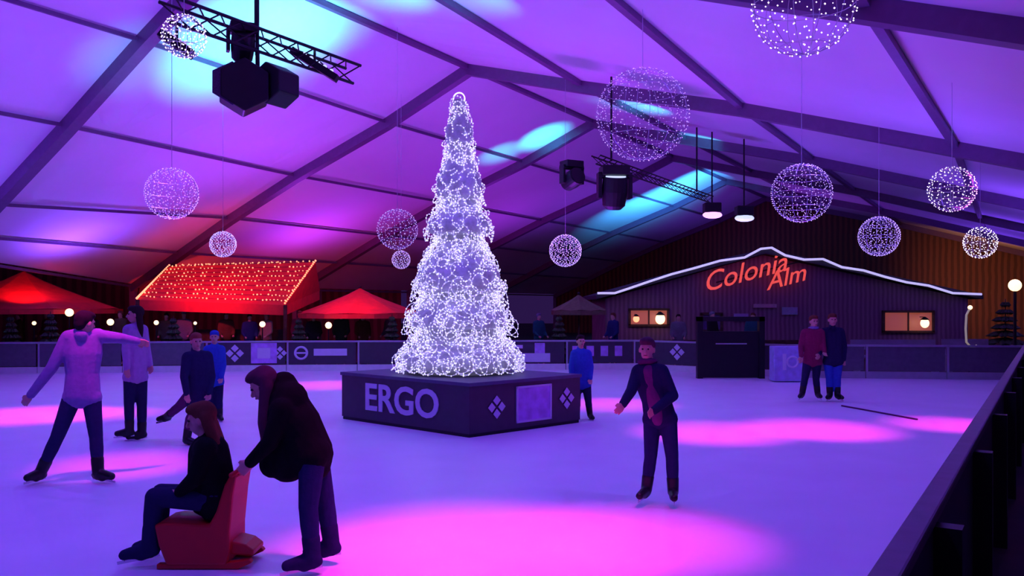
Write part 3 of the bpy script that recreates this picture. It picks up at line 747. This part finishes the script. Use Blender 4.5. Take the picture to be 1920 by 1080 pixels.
    if hood: top.sphere(W(0,-0.09,-0.10), (0.11*s,0.07*s,0.08*s), 12, 8, M)
    if back:                                             # extra bulk given by the pose (rucksack-less loose coat)
        for (p, q, r1, r2) in back: top.cap(Vector(p)-base, Vector(q)-base, r1, r2)
    remesh(top, 'jacket', C['top'], vox, o, 2)
    if front:
        ff = M @ Vector((0,1,0)); ff = Vector((ff.x, ff.y, 0)).normalized(); fr_ = MB()
        fr_.cap(shc+ff*0.03*s, shc.lerp(hpc,0.5)+ff*0.052*s, 0.085*s, 0.095*s); fr_.cap(shc.lerp(hpc,0.5)+ff*0.052*s, hpc+ff*0.050*s, 0.095*s, 0.098*s)
        remesh(fr_, 'shirt_front', front, 0.012, o, 1)
    tr = MB(); hw = (j['hipR']-j['hipL'])*0.5
    tr.cap(hpc-hw*0.7, hpc+hw*0.7, 0.105*s, 0.105*s)
    for a in 'LR': leg(tr, a, 0.012*s)
    remesh(tr, 'trousers', C['legs'], vox, o, 2)
    hr = MB()
    hr.sphere(W(0,-0.028,0.040), (0.088*s, 0.098*s, 0.095*s), 16, 10, M); hr.sphere(W(0,0.012,0.085), (0.078*s,0.085*s,0.048*s), 14, 8, M)
    if hair == 'long':
        for sx in (-1, -0.4, 0.4, 1):
            hr.cap(W(sx*0.06,-0.05,0.02), W(sx*0.07,-0.075,-0.20), 0.045*s, 0.04*s); hr.cap(W(sx*0.07,-0.075,-0.20), W(sx*0.06,-0.085,-0.33), 0.04*s, 0.02*s)
    elif hair == 'hanging':                              # falls straight down in front of the shoulder
        for sx in (-1, 0, 1):
            q = W(sx*0.06,-0.03,-0.02); hr.cap(W(sx*0.055,-0.04,0.04), q, 0.05*s, 0.05*s)
            hr.cap(q, q+Vector((-0.02,0,-0.26*s)), 0.05*s, 0.045*s); hr.cap(q+Vector((-0.02,0,-0.26*s)), q+Vector((0.0,0,-0.48*s)), 0.045*s, 0.022*s)
    elif hair == 'short': hr.sphere(W(0,-0.06,-0.01), (0.072*s,0.06*s,0.075*s), 12, 8, M)
    if hair == 'cap':
        hr.sphere(W(0,-0.01,0.075), (0.088*s,0.10*s,0.06*s), 12, 8, M)
    remesh(hr, 'hair' if hair != 'cap' else 'woolly_hat', C['hair'], 0.012 if fine else vox, o, 1)
    if scarf:
        m = MB(); m.ring(W(0,-0.02,-0.135), (0,0.2,1), 0.075*s, 0.032*s, 18, 8); m.build('scarf', scarf, o, smooth=True)
    if skates:
        for a in 'LR':
            an, to = j['an'+a], j['to'+a]; f = (to-an); f.normalize()
            bt = MB(); up = Vector((0,0,1))
            bt.cap(an+(j['kn'+a]-an).normalized()*0.14*s, an, 0.066*s, 0.060*s); bt.cap(an-f*0.03*s-up*0.03*s, an+f*0.06*s-up*0.035*s, 0.045*s, 0.045*s)
            bt.cap(an-up*0.035*s, to, 0.046*s, 0.036*s); bt.cap(an+f*0.02*s, to, 0.050*s, 0.040*s)
            sk = remesh(bt, 'skate', C.get('boots', M_black), max(vox, 0.012), o, 1)
            h_ = an-f*0.07*s; t_ = to+f*0.05*s; dz = Vector((0,0,-0.075*s)); cc = MB()
            cc.beam(h_+dz, t_+Vector((0,0,-0.045*s)), 0.004, 0.022); cc.beam(an-f*0.03*s-up*0.05*s, an-f*0.03*s+dz, 0.01, 0.03); cc.beam(to-up*0.02*s, to+Vector((0,0,-0.045*s)), 0.01, 0.03)
            cc.build('blade', M_steel, sk)
    return o
def joints(d, **k):                                     # (pixel column, pixel row, extra depth) at distance d
    return {n_: at(v[0], v[1], d+(v[2] if len(v) > 2 else 0)) for n_, v in k.items()}
def gb(px, d): return (at(px, 0, d).x, d, 0)
K = lambda n_, c: cloth(n_, c)
C_navy = K('navy', (0.02,0.02,0.07)); C_jean = K('jeans', (0.022,0.025,0.09)); C_black = K('black', (0.006,0.009,0.008)); C_lilac = K('lilac', (0.25,0.17,0.42))
C_blue = K('blue', (0.03,0.08,0.45)); C_maroon = K('maroon', (0.22,0.02,0.08)); C_grey = K('grey', (0.16,0.16,0.22)); C_plum = K('plum', (0.10,0.02,0.10))
H_brown = K('brown_hair', (0.14,0.05,0.03)); H_dark = K('dark_hair', (0.03,0.015,0.02)); H_red = K('auburn_hair', (0.25,0.07,0.05)); H_wine = K('wine_hair', (0.10,0.03,0.06))

# striding man on the left
J = joints(9.13, head=(160,606), shL=(126,634,-0.02), shR=(186,630,0.1), elL=(97,690,-0.1), haL=(58,740,-0.15), elR=(224,634,0.2), haR=(256,640,0.35),
           hipL=(137,742), hipR=(171,742,0.05), knL=(108,818,-0.05), knR=(180,818,0.05), anL=(76,886,0.0), anR=(184,886), toL=(62,893,-0.1), toR=(206,893,-0.05))
person('skater in a lilac jumper with legs wide apart and arm held out to the right', gb(128, 9.13), J, (0.45,0.85,-0.15), dict(top=C_lilac, legs=C_jean, hair=H_dark), 1.02)
# slim skater beside him
J = joints(12.0, head=(253,590), shL=(240,619,-0.1), shR=(268,619,0.1), elL=(236,655,-0.15), haL=(238,690,-0.22), elR=(275,658,0.15), haR=(281,684,0.1),
           hipL=(245,704,-0.05), hipR=(263,704,0.05), knL=(242,758,-0.05), knR=(266,760,0.05), anL=(243,808,-0.06), anR=(266,812,0.05), toL=(223,813,-0.06), toR=(252,818,0.0))
person('slim skater in a pale lilac top standing left of centre, facing left', gb(253, 12.0), J, (-0.9,-0.35,0), dict(top=K('pale_lilac', (0.38,0.25,0.50)), legs=C_navy, hair=H_dark), 1.0, hair='long')
# skater kicking a leg back, and the one in blue behind
J = joints(11.6, head=(368,640), shL=(350,670,-0.1), shR=(390,668,0.1), elL=(345,706,-0.2), haL=(350,738,-0.28), elR=(397,706,0.1), haR=(392,738,-0.05),
           hipL=(358,740,-0.05), hipR=(384,740,0.05), knL=(336,762,0.15), anL=(314,780,0.45), toL=(300,786,0.5), knR=(356,786,0.0), anR=(350,823,0.0), toR=(366,829,-0.1))
person('skater in a dark blue jacket with one leg kicked back, behind the seated skater', gb(352, 11.6), J, (0.6,-0.8,-0.1), dict(top=C_navy, legs=C_plum, hair=H_red), 0.92, coat_len=0.1)
J = joints(14.0, head=(402,632), shL=(388,655,-0.05), shR=(416,655,0.05), elL=(383,685), haL=(388,708,-0.1), elR=(419,685), haR=(415,708,-0.1),
           hipL=(396,714), hipR=(410,714), knL=(396,752), knR=(411,750), anL=(396,780), anR=(412,780), toL=(390,786,-0.15), toR=(416,786,-0.15))
person('child in a bright blue jacket half hidden behind the leg-kicking skater', gb(403, 14.0), J, (0.2,-0.9,0), dict(top=C_blue, legs=C_navy, hair=C_blue), 0.85, vox=0.016, hair='cap')
# seated skater on the red sledge seat
J = joints(6.3, head=(377,786), shL=(384,842,-0.17), shR=(390,842,0.17), elL=(366,896,-0.22), haL=(338,922,-0.16), elR=(372,894,0.2), haR=(342,918,0.12),
           hipL=(402,936,-0.09), hipR=(404,934,0.09), knL=(290,932,-0.12), knR=(302,924,0.12), anL=(281,1026,-0.12), anR=(300,1012,0.14), toL=(247,1040,-0.14), toR=(268,1026,0.14))
person('seated skater with brown hair in a black coat on the red sledge seat', gb(400, 6.3), J, (-0.95,-0.1,-0.22), dict(top=C_black, legs=C_navy, hair=H_brown, boots=C_navy), 1.0, hair='long', coat_len=0.06,
       back=[(at(392,850,6.3), at(398,925,6.3), 0.15, 0.18)])
# skater pushing
J = joints(6.1, head=(494,722), shL=(528,768,-0.17), shR=(534,764,0.17), elL=(506,830,-0.2), haL=(470,866,-0.16), elR=(508,824,0.2), haR=(474,862,0.16),
           hipL=(586,850,-0.09), hipR=(590,846,0.09), knL=(578,952,-0.12), knR=(610,940,0.12), anL=(586,1046,-0.1), anR=(622,1022,0.14), toL=(558,1060,-0.12), toR=(600,1034,0.14))
person('skater in a black hooded coat bending forward to push the red sledge seat', gb(600, 6.1), J, (-0.85,-0.05,-0.5), dict(top=C_black, legs=C_jean, hair=H_wine, boots=C_navy), 1.0, hair='hanging', hood=True,
       back=[(at(520,726,6.15), at(540,752,6.1), 0.085, 0.15), (at(532,722,6.15), at(558,795,6.1), 0.10, 0.17), (at(560,800,6.1), at(576,850,6.1), 0.17, 0.19), (at(535,770,6.1), at(540,865,6.1), 0.14, 0.15), (at(505,800,6.1), at(512,870,6.1), 0.06, 0.10), (at(580,830,6.1), at(590,870,6.1), 0.14, 0.12)])
# man in dark jacket, centre right
J = joints(8.15, head=(1213,655), shL=(1196,697,0.05), shR=(1242,697,-0.05), elL=(1184,732,-0.1), haL=(1168,758,-0.25), elR=(1262,742,-0.12), haR=(1226,770,-0.32),
           hipL=(1223,782,0.04), hipR=(1252,782,-0.04), knL=(1220,856,-0.02), knR=(1260,856,-0.06), anL=(1212,918,0.0), anR=(1262,922,-0.04), toL=(1199,930,-0.18), toR=(1264,934,-0.2))
person('young man in an open dark jacket skating alone right of the plinth', gb(1232, 8.15), J, (-0.35,-0.93,-0.05), dict(top=C_navy, legs=C_jean, hair=H_wine), 0.90, scarf=C_plum, front=K('plum_shirt', (0.16,0.03,0.14)))
# child in blue at the plinth
J = joints(14.2, head=(1089,640), shL=(1076,663), shR=(1103,663), elL=(1071,688,-0.05), haL=(1072,710,-0.1), elR=(1108,688), haR=(1107,710,-0.1),
           hipL=(1081,718), hipR=(1099,718), knL=(1082,752), knR=(1103,752), anL=(1082,777), anR=(1106,777), toL=(1078,783,-0.15), toR=(1110,783,-0.1))
person('child in a blue jacket half hidden behind the right corner of the plinth', gb(1092, 14.2), J, (0.2,-0.9,0), dict(top=C_blue, legs=C_navy, hair=H_dark), 0.85, vox=0.016)
# couple
J = joints(16.9, head=(1526,603), shL=(1508,624), shR=(1540,624), elL=(1502,648), haL=(1502,668,-0.1), elR=(1543,645,-0.05), haR=(1546,660,-0.2),
           hipL=(1515,676), hipR=(1532,676), knL=(1509,710), knR=(1530,710), anL=(1504,738), anR=(1533,738), toL=(1500,743,-0.12), toR=(1537,743,-0.12))
person('left skater of the arm-in-arm couple, in a maroon jacket', gb(1520, 16.9), J, (0.1,-0.95,0), dict(top=C_maroon, legs=C_navy, hair=H_brown), 1.0, vox=0.018, scarf=C_lilac)
J = joints(16.9, head=(1561,600), shL=(1545,622,0.12), shR=(1577,622,0.12), elL=(1541,650,0.05), haL=(1536,664,-0.1), elR=(1583,650,0.1), haR=(1582,674,0.0),
           hipL=(1553,676), hipR=(1571,676), knL=(1555,710), knR=(1570,710), anL=(1556,740), anR=(1570,740), toL=(1552,745,-0.12), toR=(1576,745,-0.12))
person('right skater of the arm-in-arm couple, in a dark blue jacket', gb(1562, 16.9), J, (-0.1,-0.95,0), dict(top=C_navy, legs=C_blue, hair=H_brown), 1.03, vox=0.018)
# thin dark line on the ice, drawn as a slim tube
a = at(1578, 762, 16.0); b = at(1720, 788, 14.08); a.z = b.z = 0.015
tag(MB().tube([a, b], 0.014, 6).build('pole', C_plum), 'long thin dark line on the ice beside the couple', 'pole')

# red sledge seat
sd_ = 6.3
def sp(px, py): v = at(px, py, sd_); return (v.x - at(385,0,sd_).x, v.z)
sl = thing('sledge_seat', 'red plastic push seat on runners under the seated skater', 'sledge', (at(385,0,sd_).x, sd_, 0))
body = [sp(308,972), sp(330,968), sp(408,972), sp(420,950), sp(436,900), sp(449,878), sp(458,882), sp(452,920), sp(446,985), sp(446,1018), sp(440,1046), sp(330,1046), sp(316,1010)]
MB().prism(body, -0.19, 0.19).build('seat_shell', M_redpl, sl, bevel=0.02)
for y_ in (-0.15, 0.15):
    r_ = MB(); x0, x1 = sp(312,0)[0], sp(486,0)[0]
    r_.prism([(x0,0.005),(x1-0.1,0.005),(x1,0.05),(x1-0.02,0.075),(x1-0.18,0.05),(x0,0.04)], y_-0.03, y_+0.03); r_.build('runner', M_redpl, sl, bevel=0.008)
tl = [sp(440,1004), sp(470,1012), sp(486,1024), sp(484,1034), sp(440,1030)]
MB().prism(tl, -0.13, 0.13).build('tail_step', M_redpl, sl, bevel=0.015)
hxz = sp(455, 878); MB().tube([(hxz[0],-0.26,hxz[1]),(hxz[0],0.26,hxz[1])], 0.018, 10).build('push_handle', M_redpl, sl, smooth=True)

# spectators behind the fences
def stander(px, d, hgt, face_a, C, lab, hair='short', grp='spectators standing behind the fence'):
    x0 = at(px,0,d).x; f = Vector((math.sin(face_a), -math.cos(face_a), 0)); r = Vector((f.y, -f.x, 0))
    P = lambda rr, ff, z: Vector((x0, d, 0))+r*rr*hgt+f*ff*hgt+Vector((0,0,z*hgt))
    J = dict(head=P(0,0.01,0.93), shL=P(-.105,0,.81), shR=P(.105,0,.81), elL=P(-.14,.02,.63), elR=P(.14,.02,.63), haL=P(-.11,.12,.56), haR=P(.11,.12,.56),
             hipL=P(-.055,0,.52), hipR=P(.055,0,.52), knL=P(-.06,.01,.29), knR=P(.06,.01,.29), anL=P(-.06,0,.06), anR=P(.06,0,.06), toL=P(-.07,.09,.02), toR=P(.07,.09,.02))
    return person(lab, (x0,d,0), J, f, C, hgt/1.75, vox=0.035, hair=hair, skates=False, group=grp)
cols = {'dark green': (0.03,0.07,0.04), 'brown': (0.12,0.06,0.03), 'wine red': (0.20,0.02,0.04), 'grey': (0.15,0.14,0.17), 'black': (0.02,0.02,0.02), 'navy': (0.02,0.03,0.12), 'olive': (0.10,0.09,0.04), 'beige': (0.32,0.24,0.16), 'teal': (0.02,0.10,0.12)}
spect = [(35,'brown',1.66,'at the left edge below the wide red parasol'), (88,'wine red',1.7,'left of the brightest globe lamp'), (172,'black',1.68,'right behind the striding skater'), (226,'olive',1.72,'just left of the slim skater'),
         (312,'dark green',1.65,'below the left end of the red bar'), (345,'grey',1.7,'left of the leg-kicking skater'), (424,'brown',1.68,'right of the child in bright blue'), (468,'navy',1.62,'above the pushing skater, left one'),
         (500,'beige',1.66,'above the pushing skater, right one'), (562,'wine red',1.72,'between the red bar and the red parasol'), (588,'black',1.63,'left of the lamp under the red parasol'), (640,'dark green',1.7,'below the peak of the red parasol'),
         (680,'brown',1.64,'under the right half of the red parasol'), (732,'grey',1.68,'touching the left of the tree'),
         (1010,'teal',1.64,'right of the tree'), (1150,'navy',1.66,'left of the lone young man'), (1272,'grey',1.62,'above the angled board emblem'),
         (1335,'black',1.7,'left side of the black gateway'), (1412,'teal',1.66,'right side of the black gateway')]
for i, (px, c_, hg, wh) in enumerate(spect):
    d = 26.75+random.uniform(0, 0.5) if px < 1100 else 26.6
    stander(px, d, hg, random.uniform(-1.0, 1.0), dict(top=K('spect_'+c_.replace(' ', '_'), cols[c_]), legs=C_black, hair=[H_brown, H_dark, C_grey][i % 3]), 'spectator in %s coat behind the fence, %s' % (c_, wh), 'cap' if i % 4 == 1 else 'short')

# bench seating outside the far right fence
for k, (px0, px1, py, d, lab) in enumerate([(1600,1760,668,24.0,'long grey bench behind the fence in front of the right hut window'), (1772,1860,668,24.4,'short pale bench behind the fence beside the hook lamp')]):
    a, b = at(px0,0,d), at(px1,0,d); o = thing('bench', lab, 'bench', ((a.x+b.x)/2, d, 0)); L_ = b.x-a.x
    MB().box((0,0,0.46),(L_,0.36,0.05)).build('seat', M_grey, o); MB().box((0,0.2,0.78),(L_,0.04,0.28)).build('backrest', M_grey, o)
    for sx in (-1,1):
        MB().box((sx*(L_/2-0.1),0,0.22),(0.06,0.34,0.43)).build('leg', M_grey, o); MB().box((sx*(L_/2-0.1),0.2,0.56),(0.05,0.04,0.4)).build('back_post', M_grey, o)

# ------------------------------------------------------------------ small practical lights
# cyan beams from the rigs up to the tent skin
def cyan(px, py, d, src, p, ang, col=CYA, blend=1.0):
    spot('beam_light', src, at(px, py, d), col, p, ang, blend, 0.05)
def ray_roof(px, py):
    lo, hi = 1.0, 80.0
    for d in [1+0.1*k for k in range(700)]:
        v = at(px, py, d)
        if v.z > roof_h(v.x, v.y): return v
    return at(px, py, 40)
for (px, py, dx, p, ang) in [(470, 70, (1.4,-1.6,-2.6), 420, 74), (560, 50, (0.4,-1.0,-2.4), 260, 70), (400, 130, (0.8,-1.0,-2.4), 110, 66), (250, 110, (0.8,-1.0,-2.0), 24, 70), (720, -10, (0.3,-1.0,-2.0), 150, 60), (880, 0, (0.3,-1.0,-2.0), 60, 60),
                             (1020, 258, (0.6,-0.8,-2.0), 190, 58), (940, 290, (0.6,-0.8,-1.8), 60, 55), (1200, 205, (0.3,-1.0,-1.8), 90, 60), (1310, 262, (0.3,-1.0,-1.8), 60, 60),
                             (1290, 350, (1.2,-3.6,-2.4), 900, 66), (1180, 395, (1.2,-3.4,-2.2), 420, 66), (1230, 375, (1.2,-3.4,-2.2), 520, 66)]:
    q = ray_roof(px, py); spot('beam_light', q+Vector(dx), q, CYA if abs(dx[1]) < 3 else (0.04, 0.42, 1.0), p*CYAN_K, ang, 1.0, 0.03)
# red flood over the bar corner, warm lamp on the boards, dim fill by the hut
for (x, y, z, c, p, tg) in [(-14.5, 25.3, 2.6, RED, 110, (-15.5, 28, 1.6)), (-9.3, 24.9, 2.9, RED, 300, (-9.3, 28.3, 2.6)), (-4.9, 24.9, 2.7, RED, 170, (-4.9, 28, 1.8)), (-12.2, 30, 0.6, RED, 260, (-12, 34, 3)), (-7, 31, 0.6, RED, 220, (-7, 36, 4))]:
    spot('red_flood', (x, y, z), tg, c, p, 120, 0.9, 0.1)
q = T(47, 3, 0.2); spot('amber_flood', q, T(53.6, 0.5, 1.8), (1.0, 0.36, 0.12), 520, 100, 0.9, 0.1)
